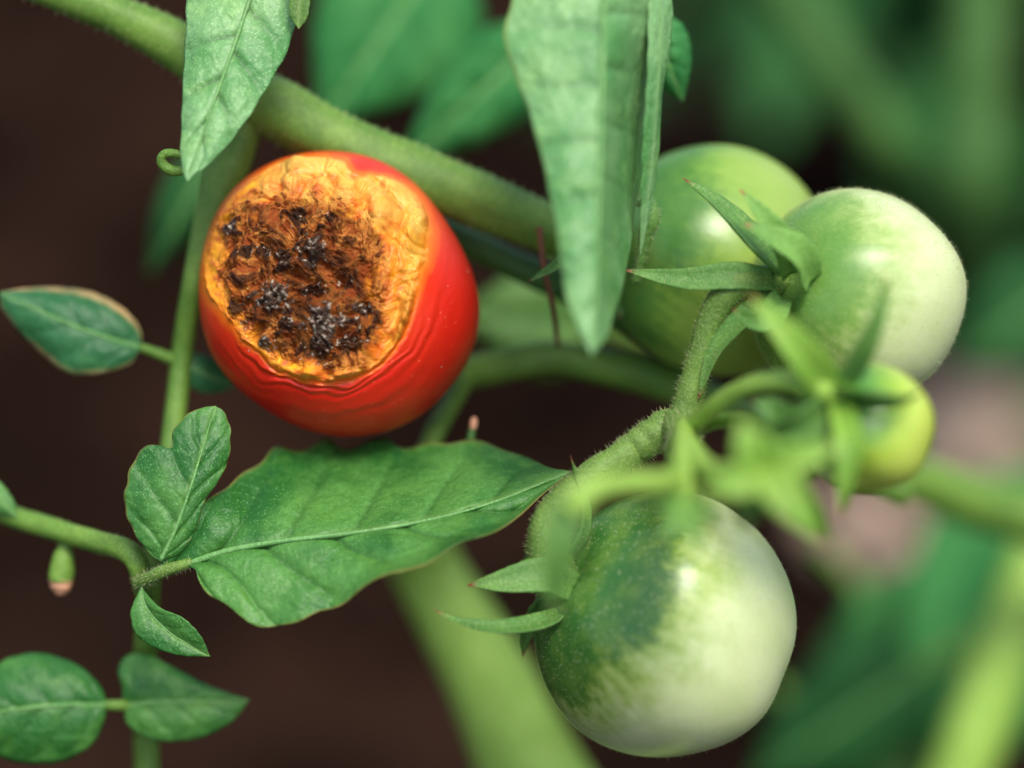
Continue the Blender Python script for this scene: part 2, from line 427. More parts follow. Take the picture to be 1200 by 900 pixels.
def red_tomato():
    cx, cy, d0 = 395, 345, -110
    root = thing("ripe_tomato", "red ripe tomato with a brown rotten wrinkled end facing the viewer", "tomato", P(cx, cy, d0))
    root.rotation_euler = VM.to_euler()
    s = S(d0)
    n1, n2, mcol = 400, 50, 620
    th = np.concatenate([np.linspace(0.002, math.radians(97), n1), np.linspace(math.radians(97), math.pi - .03, n2 + 1)[1:]])
    ph = np.linspace(0, 2 * math.pi, mcol, endpoint=False)
    TH, PH = np.meshgrid(th, ph, indexing='ij')
    # axis of the blossom end leans up and left; polar grid about it, then silhouette shaping
    e = 1.0
    sr = np.abs(np.sin(TH)) ** .86; cz = np.sign(np.cos(TH)) * np.abs(np.cos(TH)) ** .95
    lob = 1 + .012 * np.cos(5 * PH + .7)
    X = sr * np.cos(PH) * lob; Y = sr * np.sin(PH) * lob; Z = cz * np.where(cz > 0, .84, .92)
    ax = Vector((-.13, .15, .98)).normalized(); R = Vector((0, 0, 1)).rotation_difference(ax).to_matrix()
    R = np.array(R)
    V = np.stack([X, Y, Z], -1) @ R.T
    ang = np.arctan2(V[..., 1], V[..., 0])
    V[..., :2] *= (165 * (1 + .045 * np.cos(2 * (ang - math.radians(128))) + .012 * np.cos(3 * ang + 1.2)))[..., None]
    V[..., 2] *= 165
    x = V[..., 0] + cx; y = cy - V[..., 1]; front = (V[..., 2] > -20)
    patch = smooth_poly([(303, 210), (335, 192), (372, 187), (405, 192), (422, 212), (452, 212), (482, 224), (500, 255), (506, 290), (492, 335), (480, 385), (452, 425), (400, 446), (345, 437), (305, 408), (275, 372), (252, 345), (242, 318), (249, 278), (270, 241)])
    inner = smooth_poly([(262, 262), (300, 242), (335, 232), (385, 240), (430, 262), (452, 300), (452, 345), (448, 392), (415, 430), (368, 428), (318, 408), (285, 372), (262, 318)])
    shp = x.shape
    xf, yf, zf = x.ravel(), y.ravel(), V[..., 2].ravel()
    nwarp = np.zeros(xf.size); n_fine = np.zeros(xf.size); rid = np.zeros(xf.size); rid2 = np.zeros(xf.size); puff = np.zeros(xf.size); nb = np.zeros(xf.size); n8 = np.zeros(xf.size)
    sp0 = sdf_poly(xf, yf, patch)
    idx = np.nonzero((zf > -30) & (sp0 > -14))[0]
    for i in idx:
        v = Vector((xf[i] * .02, yf[i] * .02, zf[i] * .008))
        wv = Vector((mn.noise(v * 1.7), mn.noise(v * 1.7 + Vector((9, 3, 1))), 0))
        nwarp[i] = mn.fractal(v * 2.2, .9, 2.1, 4)
        q = v + wv * .3
        rid[i] = 1 - abs(mn.noise(q * 2.6)) * 2.2                # long crests
        rid2[i] = mn.ridged_multi_fractal(q * 3.0, .85, 2.1, 4, 1.0, 2.0)
        puff[i] = abs(mn.noise(v * 1.25 + Vector((3.3, 1, 0)))) * 1.7 + .5 * abs(mn.noise(q * 2.9 + Vector((1, 7, 0)))) - .45
        nb[i] = mn.fractal(q * 4 + Vector((5, 5, 5)), .75, 2.1, 4)
        n8[i] = mn.noise(v * 11) + .7 * mn.noise(v * 23 + Vector((2, 2, 2)))
    sp = sp0 + 3 * nwarp
    si = sdf_poly(xf, yf, inner) + 15 * nwarp + 4 * n8
    fr = sstep(-30, 10, zf)
    P_in = sstep(-1.5, 5, sp) * fr                        # inside the patch
    B_in = sstep(-10, 14, si) * fr                        # inside the brown crust
    low = sstep(.25, .95, ((yf - 325) * .92 + (xf - 370) * .25) / 110.0)      # lower right side of the patch
    leftring = sstep(30, 75, 372 - xf + .25 * (yf - 260)) * sstep(24, 8, sp) * P_in
    # relief, in photograph pixels along the outward direction
    yel = P_in * (1 - B_in) * (1 - leftring)
    disp = -3.5 * sstep(0, 14, sp) * fr
    disp += yel * (19 * puff + 1.1 * rid2 + 2.2 * nb)
    disp += 3.0 * np.exp(-((sp - 3) / 5) ** 2) * fr * (.4 + low)
    disp -= 3.5 * np.exp(-((sp + 2.5) / 2.4) ** 2) * fr * low
    lmp = np.zeros(xf.size)
    for bx, by, br, ah in ((371, 297, 26, 9), (338, 310, 18, 4), (329, 351, 26, 8), (388, 380, 30, 9), (375, 343, 17, -10), (420, 405, 22, -5), (356, 257, 16, -7), (324, 404, 13, 6), (415, 300, 24, 4), (300, 285, 26, 5), (350, 412, 22, -4)):
        lmp += ah * np.exp(-(((xf - bx) ** 2 + (yf - by) ** 2) / (br * .7) ** 2))
    crust = B_in * (rid2 * 4.4 - 4.6 + nb * 9 + 11 * puff + 1.1 * n8 + lmp * 1.2)
    disp += crust - 8 * sstep(5, 70, si) * fr
    # creases in the red skin round the lower rim
    wvr = np.array([mn.noise(Vector((a * .018, b * .018, 2))) + .5 * mn.noise(Vector((a * .05, b * .05, 6))) if -75 < q < 3 else 0 for a, b, q in zip(xf, yf, sp0)])
    o_ = np.clip(-sp0, 0, 200)
    fold = np.zeros_like(disp)
    for pos, wdt, amp in ((6, 2.6, 1.4), (14, 2.6, .9), (23, 3.4, .65), (36, 5, .5)):
        q = (o_ - pos - 8 * wvr - 2.5 * math.sin(pos) * np.sin(np.arctan2(yf - 330, xf - 370) * 3 + pos)); fold += amp * np.clip(.75 + 1.1 * np.sin(np.arctan2(yf - 330, xf - 370) * 2.3 + pos * 1.7), .1, 1.4) * (np.exp(-(q / wdt) ** 2) - .9 * np.exp(-((q - wdt * 1.5) / wdt) ** 2))
    disp += fold * (.15 + .85 * low) * sstep(-.6, .1, (yf - 325) / 110 + (xf - 370) / 260) * fr * sstep(2, -4, sp0)
    Vf = V.reshape(-1, 3); nrm = Vf / np.linalg.norm(Vf, axis=1)[:, None]
    nrm = nrm * (.12 + .5 * (1 - sstep(-6, 6, sp)))[:, None] + np.array([-.13, .15, .8]); nrm /= np.linalg.norm(nrm, axis=1)[:, None]
    nbk = Vf / np.linalg.norm(Vf, axis=1)[:, None]
    Vf = Vf + nrm * disp[:, None] + nbk * (1.2 * np.array([mn.noise(Vector((a[0] * .012, a[1] * .012, a[2] * .012))) for a in Vf]))[:, None]
    # ---- the colours of skin, rot and mould, with some wrinkle shade painted in
    C = lambda *c: np.array(lin(*c))
    mix = lambda a, b, f: a * (1 - np.asarray(f)[:, None]) + b * np.asarray(f)[:, None]
    col = np.tile(C(208, 26, 13), (xf.size, 1))
    blush = np.exp(-np.clip(-sp, 0, 300) / (7 + 9 * sstep(330, 270, xf) + 6 * sstep(465, 500, xf))) * fr
    col = mix(col, C(236, 104, 14), np.clip(blush * (.35 + .6 * sstep(40, -60, yf - 330 + .3 * (xf - 400))), 0, 1))
    ring = mix(np.tile(C(228, 150, 22), (xf.size, 1)), C(222, 174, 74), np.clip(.35 + .9 * nwarp + .9 * sstep(330, 200, yf), 0, 1))
    ring = mix(ring, C(214, 128, 36), np.clip(.55 * low + .6 * nb, 0, .8))
    ring = mix(ring, C(176, 98, 26), np.clip(sstep(-.12, -.36, puff) * .65 * (.6 + 1.5 * nb), 0, .7))  # browned creases; wrinkle shade is painted into the rim colour too
    ring = mix(ring, C(248, 172, 12), leftring)
    ring = mix(ring, C(205, 100, 24), np.clip(sstep(-40, 0, si) * .8 * (.7 + nb + .4 * n8), 0, 1))
    tw = 2.5 + 8 * sstep(315, 262, xf) * (1 - low) + 7 * sstep(468, 500, xf) * (1 - low)
    col = mix(col, C(238, 120, 16), np.clip((sp + tw + 4) / (tw * 1.2), 0, 1) * fr * .8)
    col = mix(col, ring, np.clip((sp + tw * .5) / (tw * 1.4), 0, 1) * fr)
    cr_ = mix(np.tile(C(134, 72, 26), (xf.size, 1)), C(190, 122, 54), np.clip(.45 + 1.6 * nwarp + .3 * n8, 0, 1))
    cr_ = mix(cr_, C(92, 46, 20), sstep(.02, .4, nb) * .9)
    cr_ = mix(cr_, C(214, 158, 84), sstep(.35, .75, n8) * .55)
    cr_ = mix(cr_, C(70, 36, 16), sstep(.3, .7, -n8) * .6)
    cr_ = mix(cr_, C(140, 62, 26), sstep(.0, .4, -nb) * .7)
    core = sstep(86, 40, np.hypot(xf - 366, (yf - 340) * 1.02) + 26 * nwarp)
    cr_ = mix(cr_, C(84, 42, 14), np.clip(core * (.6 + .9 * nb + .3 * n8), 0, .9))
    blk = np.zeros(xf.size); gry = np.zeros(xf.size)
    for bx, by, br, gr in ((371, 297, 25, .25), (340, 308, 18, .2), (316, 296, 12, .1), (329, 351, 25, .6), (375, 343, 17, .0), (388, 379, 27, .85), (420, 402, 24, .1), (380, 413, 24, .1),
                           (432, 366, 15, .4), (289, 363, 13, .2), (356, 257, 17, .0), (413, 336, 13, .15), (324, 404, 12, 1.), (300, 380, 10, 0), (345, 385, 14, .1), (440, 395, 14, .0), (395, 262, 10, 0), (296, 300, 12, 0), (275, 270, 12, .5)):
        q = 1 - np.hypot(xf - bx, (yf - by) * 1.15) / br
        blk = np.maximum(blk, q); gry = np.maximum(gry, np.where(q > -.1, gr * (q + .3), 0))
    bk = sstep(-.02, .3, blk * 1.0 + .55 * nb + .22 * n8 - .17) * B_in
    col = mix(col, cr_, B_in)
    col = mix(col, C(40, 25, 17), np.clip(bk * .88, 0, 1))
    sp_g = sstep(.12, .5, gry + .5 * n8 + .4 * nb - .1) * bk * sstep(.02, .2, gry)
    col = mix(col, C(112, 96, 84), np.clip(sp_g * .6 * (.6 + .8 * n8), 0, .8))
    white = sstep(.52, .7, n8 + .3 * gry) * B_in * sstep(.0, .15, blk)
    col = mix(col, C(205, 190, 170), np.clip(white * .6, 0, 1))
    # pale scuffs and specks of the red skin
    rotv = np.clip(P_in * .35 + B_in * .75, 0, 1)
    faces = grid_faces(len(th), mcol, True)
    fa = np.array(faces); pf = (sp[fa].mean(1) > 0) & (zf[fa].mean(1) > -30)
    m, n, l, p, out = new_mat("tomato_skin_and_rot")
    l.new(attr(n, "col").outputs["Color"], p.inputs["Base Color"])
    ra = attr(n, "rot").outputs["Fac"]
    tc = nd(n, "ShaderNodeTexCoord").outputs["Object"]
    sk = noise_tex(n, l, tc, 260, 4, .6)
    colr = mixc(n, l, mrange(n, l, noise_tex(n, l, tc, 45, 3), .3, .7, 0, .22), attr(n, "col").outputs["Color"], lin(222, 48, 20))
    vo = nd(n, "ShaderNodeTexVoronoi"); vo.inputs["Scale"].default_value = 420; l.new(tc, vo.inputs["Vector"])
    colr = mixc(n, l, mrange(n, l, vo.outputs["Distance"], .04, .16, .35, 0), colr, lin(236, 120, 80))
    vs2 = nd(n, 'ShaderNodeTexVoronoi'); vs2.inputs['Scale'].default_value = 150; l.new(tc, vs2.inputs['Vector'])
    colr = mixc(n, l, mrange(n, l, vs2.outputs['Distance'], .03, .07, .7, 0), colr, lin(225, 190, 170))
    l.new(mixc(n, l, mrange(n, l, ra, 0, .3), colr, attr(n, "col").outputs["Color"]), p.inputs["Base Color"])
    l.new(mrange(n, l, ra, 0, .9, .42, .58), p.inputs["Roughness"]); l.new(mrange(n, l, ra, .3, 1, .45, .16), p.inputs["Specular IOR Level"])
    fine = noise_tex(n, l, tc, 1600, 5, .7)
    b1 = bump(n, l, sk, .22, .0008); b2 = nd(n, "ShaderNodeBump"); b2.inputs["Distance"].default_value = .0006
    l.new(fine, b2.inputs["Height"]); l.new(mrange(n, l, ra, .05, 1, .03, .75), b2.inputs["Strength"]); l.new(b1.outputs[0], b2.inputs["Normal"])
    l.new(b2.outputs[0], p.inputs["Normal"])
    p.inputs["Subsurface Weight"].default_value = .08; p.inputs["Subsurface Scale"].default_value = .003
    for nm, sel, lab in (("skin", ~pf, None), ("rot_patch", pf, "wrinkled yellow rim and brown black mouldy crust")):
        used = np.unique(fa[sel]); mp = np.full(xf.size, -1); mp[used] = np.arange(used.size)
        o = mesh_obj(nm, (Vf[used] * s), [tuple(q) for q in mp[fa[sel]].tolist()], m, root, attrs={"rot": rotv[used]}, cols=col[used])
        if lab: o["label"] = lab
    # calyx and stalk on the far side
    return root
red = red_tomato()
org = P(395, 345, -110)
def local_red(o):      # parts built in world axes under the turned root
    o.matrix_parent_inverse = (Matrix.Translation(org) @ VM.to_4x4()).inverted() @ Matrix.Translation(org)
local_red(tube("pedicel", [(400, 338, -215, 7), (420, 310, -262, 9), (450, 270, -285, 10), (470, 215, -275, 11)], M['stem'], red, org))
for k in range(5):
    a = k * 1.2566 + .4
    local_red(sepal(red, org, [(398, 340, -212), (398 + 45 * math.cos(a), 340 + 45 * math.sin(a), -222), (398 + 95 * math.cos(a), 340 + 95 * math.sin(a), -200)], 26))

# ------------------------------------------------------------------ green tomatoes
def green_tomato(label, cx, cy, d0, rx, axis_cam, mat, prop=.93, lobes=.02, seed=0, tilt_lump=.03, name="green_tomato", fuzz=0, fl=5, squash=None):
    z = (RIGHT * axis_cam[0] + UP * axis_cam[1] + BACK * axis_cam[2]).normalized()
    xx = z.orthogonal().normalized(); yy = z.cross(xx)
    Mx = Matrix((xx, yy, z)).transposed()
    c = P(cx, cy, d0)
    root = thing(name, label, "tomato", c)
    s = S(d0) * rx; n, m = 110, 180
    verts = []
    for i in range(n):
        t = math.pi * (.002 + .996 * i / (n - 1))
        for j in range(m):
            f = 2 * math.pi * j / m
            r = 1 + lobes * math.cos(5 * f + seed) * math.sin(t) + .012 * math.cos(3 * f + seed * 2) * math.sin(t)
            r -= .13 * math.exp(-(t / .26) ** 2) + .03 * math.exp(-((math.pi - t) / .25) ** 2)
            v = Vector((r * math.sin(t) * math.cos(f), r * math.sin(t) * math.sin(f), r * prop * math.cos(t)))
            v *= 1 + tilt_lump * mn.noise(v * 1.1 + Vector((seed, 0, 0)))
            verts.append(v * s)
    o = mesh_obj("fruit", verts, [tuple(reversed(q)) for q in grid_faces(n, m, True)], mat, root)
    o.rotation_euler = Mx.to_euler()
    if fuzz:
        hairs_on(o, o, fuzz, fl * U, .2 * U, seed=seed + 3, bend=.7, name="fuzz")
    return root, c

tm_low = tomato_mat("tomato_low", lin(58, 110, 42), lin(146, 172, 70), lin(206, 218, 162), .53, .42, .42, soft=.14, fleck=.6, rough=.3)
low_t, low_o = green_tomato("large green tomato with dark green shoulder and pale bottom, lowest on the truss", 779, 732, -40, 157, (-.79, .44, .43), tm_low, prop=.97, seed=2, fuzz=2600, fl=4)
tm_r = tomato_mat("tomato_right", lin(96, 142, 58), lin(150, 176, 92), lin(202, 213, 160), .62, .5, .35, soft=.2, fleck=.2, rough=.34)
right_t, right_o = green_tomato("pale green tomato with bright highlight and fuzzy outline at the right", 1003, 348, -60, 127, (-.77, .18, .61), tm_r, prop=.98, seed=4, lobes=.012, fuzz=6000, fl=5)
tm_b = tomato_mat("tomato_behind", lin(66, 116, 46), lin(118, 156, 58), lin(146, 172, 80), .45, .6, .6, soft=.22, fleck=.15, rough=.32)
back_t, back_o = green_tomato("streaky green tomato partly hidden behind the hanging leaf and right tomato", 835, 305, -230, 132, (-.80, .25, .25), tm_b, prop=1.06, seed=6)
tm_y = tomato_mat("tomato_small", lin(70, 135, 60), lin(150, 180, 50), lin(184, 202, 92), .5, .3, .2, soft=.3, fleck=.0, yellow=lin(190, 206, 84))
small_t, small_o = green_tomato("small yellowish green tomato half covered by blurred sepals below the right tomato", 1018, 502, 200, 76, (-.72, .45, .53), tm_y, prop=1.0, seed=8)

# calyx, stalks: lower tomato
tube("pedicel", [(742, 528, 10, 18), (700, 552, 18, 17), (664, 582, 24, 19), (646, 612, 24, 24), (642, 648, 18, 27), (650, 675, 0, 30), (668, 690, -25, 26)], M['stem_hairy'], low_t, low_o, sides=20, lump=.07)
hairs_on(low_t.children[-1], low_t, 1500, 6 * U, .28 * U, seed=21)
sepal(low_t, low_o, [(672, 690, 22), (640, 676, 40), (590, 682, 48), (547, 686, 45)], 44, seed=1, hair=260, tilt=.3)
sepal(low_t, low_o, [(672, 700, 10), (645, 728, 40), (590, 738, 60), (540, 730, 66), (506, 714, 66)], 30, seed=2, hair=260, tilt=.9)
sepal(low_t, low_o, [(655, 660, 0), (678, 630, 30), (684, 600, 34), (676, 565, 36), (668, 533, 36)], 26, seed=3, hair=160, tilt=1.1)
sepal(low_t, low_o, [(660, 690, -20), (632, 715, -40), (615, 745, -60), (612, 770, -70)], 34, seed=4, tilt=-.4)
sepal(low_t, low_o, [(668, 690, 10), (684, 716, 30), (680, 750, 40), (668, 778, 34)], 26, seed=5, tilt=1.3)

# right tomato
tube("pedicel", [(795, 512, 5, 22), (806, 470, 8, 17), (822, 415, 14, 16.5), (838, 365, 22, 17), (858, 338, 28, 19), (885, 330, 20, 19), (915, 330, -5, 17)], M['stem_hairy'], right_t, right_o, sides=20, lump=.05)
hairs_on(right_t.children[-1], right_t, 1300, 6 * U, .28 * U, seed=22)
sepal(right_t, right_o, [(912, 318, 30), (880, 285, 42), (840, 242, 34), (799, 208, 26)], 46, seed=6, hair=160, tilt=.9)
sepal(right_t, right_o, [(905, 330, 26), (860, 325, 40), (800, 328, 34), (729, 316, 22)], 34, seed=7, hair=220, tilt=.25)
sepal(right_t, right_o, [(925, 320, 36), (918, 290, 70), (895, 255, 88), (866, 221, 96)], 34, M['sepal_mid'], seed=8, tilt=.2)
sepal(right_t, right_o, [(948, 330, 52), (935, 300, 90), (905, 280, 112), (872, 262, 122)], 44, M['sepal_mid'], seed=9, tilt=.5)
sepal(right_t, right_o, [(905, 345, 28), (870, 378, 40), (838, 415, 34), (818, 470, 26)], 34, seed=10, hair=320, tilt=.8)
sepal(right_t, right_o, [(915, 350, 40), (900, 372, 70), (880, 375, 88), (858, 362, 104)], 34, seed=12)
# tomato behind: stalk reaching to the main stem
tube("pedicel", [(745, 318, -190, 14), (715, 322, -180, 13), (685, 310, -190, 13), (650, 285, -200, 14)], M['stem'], back_t, back_o)
for k in range(5):
    a = k * 1.2566
    sepal(back_t, back_o, [(738, 318, -185), (728 + 8 * math.cos(a), 318 + 26 * math.sin(a), -180 + 26 * math.cos(a)), (722 + 14 * math.cos(a), 318 + 58 * math.sin(a), -185 + 58 * math.cos(a))], 24)
# small tomato
tube("pedicel", [(800, 512, 80, 12), (830, 482, 150, 11), (868, 456, 215, 11), (905, 446, 250, 12), (950, 452, 262, 15), (990, 468, 240, 17)], M['stem_lime'], small_t, small_o)
sepal(small_t, small_o, [(975, 462, 250), (945, 420, 290), (912, 382, 302), (878, 345, 294)], 44, M['sepal_lime'], seed=13, cup=.5)
sepal(small_t, small_o, [(985, 452, 244), (1005, 410, 278), (1025, 368, 290), (1040, 322, 288)], 40, M['sepal'], seed=14, tilt=.7)
sepal(small_t, small_o, [(985, 458, 250), (1020, 462, 295), (1055, 466, 295), (1082, 458, 281)], 44, M['sepal'], seed=15, tilt=1.0)
sepal(small_t, small_o, [(985, 470, 256), (994, 515, 306), (992, 560, 315), (984, 606, 308)], 34, M['sepal_lime'], seed=16, tilt=.3)
sepal(small_t, small_o, [(975, 470, 244), (940, 495, 262), (910, 505, 256), (880, 530, 244)], 52, M['leaf_dark'] and M['sepal'], seed=17, tilt=-.5)

# fruit truss stem with its swollen joint
def stem_thing(name, label, path, mat, hair=0, hl=8, sides=16, part="stalk", lump=.04, cat="stem", group=None, seed=0):
    o0 = P(*path[0][:3]); r = thing(name, label, cat, o0, group)
    t = tube(part, path, mat, r, o0, sides=sides, lump=lump, seed=seed)
    if hair: hairs_on(t, r, hair, hl * .75 * U, .28 * U, seed=seed + 40)
    return r, o0
tr, tro = stem_thing("truss_stem", "hairy green truss stem with swollen joint between the two sharp green tomatoes",
    [(728, 534, 8, 18), (748, 522, 8, 20), (770, 508, 6, 22), (790, 498, 4, 21), (800, 505, 30, 22), (800, 515, 62, 19), (795, 530, 95, 17)], M['stem_hairy'], hair=1200, lump=.08, sides=20)
# blurred stalks in front, with an empty star-shaped calyx
fc = thing("spent_flower_calyx", "blurred lime green star-shaped empty calyx in front of the lowest tomato", "calyx", P(895, 548, 429))
fo = P(895, 548, 429)
tube("pedicel", [(800, 520, 70, 16), (808, 528, 208, 16), (830, 550, 325, 13), (862, 556, 416, 13), (895, 548, 436, 15)], M['stem_lime'], fc, fo)
for k, (pts, wv, mt) in enumerate((
    ([(895, 548, 436), (880, 522, 452), (868, 492, 455)], 55, 'sepal_lime'),
    ([(895, 548, 436), (930, 538, 455), (985, 522, 458)], 44, 'sepal_lime'),
    ([(895, 548, 436), (920, 580, 458), (945, 608, 463), (968, 636, 455)], 52, 'sepal_lime'),
    ([(895, 548, 436), (880, 585, 429), (872, 620, 410)], 52, 'sepal'),
    ([(895, 548, 436), (860, 566, 452), (822, 572, 458)], 49, 'sepal_lime'))):
    sepal(fc, fo, pts, wv, M[mt], seed=30 + k, thick=.3, base=.9)
fs = thing("bud_stalk", "blurred pale green bud stalk bending left and down in front of the lowest tomato's calyx", "stalk", P(800, 560, 390))
fso = P(800, 560, 390)
tube("pedicel", [(798, 535, 130, 15), (798, 560, 273, 16), (775, 566, 390, 15), (730, 566, 442, 14), (692, 574, 468, 15), (668, 600, 474, 17)], M['stem_lime'], fs, fso)
sepal(fs, fso, [(672, 590, 471), (656, 635, 471), (650, 680, 458), (654, 725, 442)], 44, M['sepal'], seed=41, base=.9)
sepal(fs, fso, [(798, 545, 266), (806, 580, 312), (800, 612, 332)], 34, M['sepal_lime'], seed=42, base=.9)

# ------------------------------------------------------------------ stems of the plant
ms, mso = stem_thing("main_stem", "thick green main stem running diagonally behind the red tomato",
    [(-120, -80, -120, 22.3), (60, -14, -120, 23.2), (150, 24, -125, 25.1), (230, 68, -130, 30.7), (310, 120, -140, 35.3), (400, 168, -150, 34.4), (500, 210, -160, 33.5), (580, 243, -170, 32.6), (650, 272, -185, 29.8), (720, 300, -240, 24.2), (800, 320, -380, 18.6), (900, 330, -520, 14.9)], M['stem'], hair=4200, hl=9, lump=.05, sides=24)
tube("branch", [(290, 120, -150, 25.2), (268, 190, -150, 26.9), (246, 260, -145, 20.2), (228, 330, -135, 15.1), (214, 410, -175, 12.6), (205, 490, -165, 12.6), (190, 590, -140, 12.6), (176, 680, -130, 13.4), (170, 780, -205, 14.3), (172, 900, -235, 15.1), (180, 1100, -260, 16.8), (190, 1500, -330, 20.2), (200, 2400, -500, 25.2), (210, 3600, -900, 28.6)], M['stem'], ms, mso, sides=16, n=120)
f2 = thing("bud_stalk", "blurred pale bud stalk hanging straight down over the top of the lowest tomato", "stalk", P(800, 560, 300)); f2o = P(800, 560, 300)
tube("pedicel", [(802, 500, 80, 12), (800, 525, 220, 12), (800, 560, 320, 12), (803, 590, 360, 13)], M['stem_lime'], f2, f2o)
for k, (pts, wv) in enumerate((([(803, 585, 358), (790, 612, 385), (772, 634, 395)], 26), ([(803, 585, 358), (812, 620, 390), (818, 652, 400)], 26), ([(803, 585, 358), (830, 600, 385), (852, 612, 390)], 24), ([(803, 585, 358), (775, 590, 380), (748, 588, 390)], 22))):
    sepal(f2, f2o, pts, wv, M['sepal_mid'], seed=90 + k, base=.9)
c2 = thing("bud_calyx", "blurred dark green calyx between the star-shaped one and the small tomato", "calyx", P(930, 502, 230)); c2o = P(930, 502, 230)
tube("pedicel", [(806, 505, 70, 10), (850, 492, 130, 9), (900, 496, 200, 10), (930, 502, 232, 12)], M['stem'], c2, c2o)
for k, pts in enumerate(([(930, 502, 232), (905, 480, 250), (880, 470, 250)], [(930, 502, 232), (945, 478, 250), (962, 470, 255)], [(930, 502, 232), (955, 515, 255), (980, 538, 262)], [(930, 502, 232), (925, 530, 250), (912, 556, 255)])):
    sepal(c2, c2o, pts, 40, M['sepal'], seed=70 + k, base=.9)
bs, bso = stem_thing("side_branch", "blurred dark green side branch level behind the gap right of the red tomato",
    [(430, 452, -330, 15), (520, 442, -300, 18), (600, 426, -280, 20), (650, 420, -280, 21), (720, 432, -290, 22), (790, 452, -300, 22), (900, 500, -340, 20), (1060, 580, -420, 18)], M["stem"])
tube("twig", [(548, 434, -285, 13), (530, 470, -250, 12), (508, 510, -215, 13), (490, 560, -200, 13), (470, 640, -220, 14)], M['stem'], bs, bso)
b2, b2o = stem_thing("lower_branch", "pale green branch edge under the thick stem, right of the red tomato",
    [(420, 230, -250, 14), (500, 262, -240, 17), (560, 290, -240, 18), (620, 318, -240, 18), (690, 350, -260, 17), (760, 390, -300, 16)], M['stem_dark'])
stem_thing("dry_stalk", "thin reddish brown dry stalk beside the tip of the hanging leaf", [(632, 266, -130, 3.5), (638, 315, -130, 3.5), (648, 360, -150, 3.5), (654, 404, -200, 3)], M['brown'], sides=10, cat="stalk")
sp_t = thing("stray_sepal", "small pointed green tip beside the hanging leaf, above the dry stalk", "sepal", P(665, 302, -60))
sepal(sp_t, P(665, 302, -60), [(676, 292, -70), (655, 308, -55), (640, 318, -50), (619, 330, -48)], 14, M['stem_lime'] and M['sepal'], seed=50)
stem_thing("blurred_lime_stem", "wide blurred lime green stem rising below the big lobed leaf",
    [(470, 580, -560, 40), (498, 660, -640, 40), (542, 740, -640, 47), (585, 820, -640, 55), (625, 910, -640, 62), (690, 1050, -580, 76), (780, 1300, -640, 78), (880, 2000, -800, 80), (930, 2800, -1100, 82)], M['stem_lime'])

# ------------------------------------------------------------------ leaves in focus
def leaf_thing(label, base, group=None, name="tomato_leaf"):
    return thing(name, label, "leaf", P(*base), group), P(*base)
def Z2(x, y): return (x * .58333, 430 + y * .58333)

# the big lobed leaf
lf, lo = leaf_thing("large lobed green leaf with sunken veins under the red tomato", (160, 680, -20))
mid = [(176, 674, -12), (228, 658, 6), (265, 646, 14), (330, 634, 26), (410, 625, 30), (500, 610, 26), (580, 588, 12), (668, 553, -22)]
up = [(*Z2(*q), dd) for q, dd in (((318, 395), -6), ((345, 350), -2), ((385, 300), -6), ((412, 268), -12), ((470, 225), -60), ((520, 190), -84), ((552, 160), -110), ((600, 166), -116), ((650, 143), -132), ((690, 160), -128), ((770, 143), -132), ((810, 160), -124), ((900, 146), -120), ((980, 152), -108), ((1060, 183), -84))]
dn = [(*Z2(*q), dd) for q, dd in (((330, 412), -6), ((372, 400), 4), ((394, 408), 16), ((400, 432), 28), ((422, 460), 42), ((480, 500), 54), ((530, 526), 58), ((600, 512), 64), ((680, 482), 70), ((730, 446), 74), ((770, 420), 76), ((850, 400), 76), ((930, 352), 64), ((1000, 330), 34), ((1060, 285), 4))]
big = blade("leaflet", mid, up, dn, M['leaf'], lf, lo, nrow=220, ncol=34, arch=5, quilt=8, nv=6.2, sweep=1.5, rough=3.5, seed=1, edge=(.035, .03), midrib=4.2, tooth=5, venation=.17,
            curl=lambda t, f, sd: (36 * max(0, (f - .6) / .4) ** 2 * float(sstep(.42, .6, t)) * float(sstep(1, .85, t)) if sd > 0 else 0))
m2 = [(188, 657, 2), (205, 622, 10), (222, 575, 12), (236, 530, 4), (252, 476, -16)]
l2 = [(*Z2(*q), dd) for q, dd in (((318, 388), 0), ((290, 365), 0), ((262, 320), -2), ((248, 270), -2), ((260, 205), -3), ((290, 160), -6), ((318, 158), -4), ((338, 162), -2), ((352, 120), -8), ((390, 86), -14))]
r2 = [(*Z2(*q), dd) for q, dd in (((360, 375), 2), ((392, 330), 4), ((410, 272), 2), ((432, 240), 0), ((458, 190), -8), ((464, 125), -14), ((448, 88), -16))]
blade("lobe", m2, l2, r2, M['leaf'], lf, lo, nrow=110, ncol=22, arch=4, quilt=4, nv=4.2, sweep=1.5, rough=3, seed=3, edge=(.03, .04), midrib=2.6, tooth=3, venation=.12)
tube("petiole", [(161, 684, -44, 8), (176, 677, -18, 8), (195, 668, -2, 7.5), (225, 659, 5, 6)], M['stem_hairy'], lf, lo, sides=14)
hairs_on(lf.children[-1], lf, 260, 6 * U, .35 * U, seed=61)
# tiny leaflets at its foot
blade("leaflet", [(166, 688, -28), (172, 712, -22), (195, 738, -12), (220, 755, -8), (246, 769, -8)],
      [(*Z2(270, 470),), (*Z2(262, 500),), (*Z2(275, 540),), (*Z2(315, 566),), (*Z2(365, 580),)], [(*Z2(300, 462), -18), (*Z2(325, 485), -6), (*Z2(370, 505), 2), (*Z2(405, 542), 0)],
      M['leaf'], lf, lo, nrow=60, ncol=12, arch=6, quilt=1.5, nv=4, seed=5, midrib=1.8, tooth=.8, venation=.25)

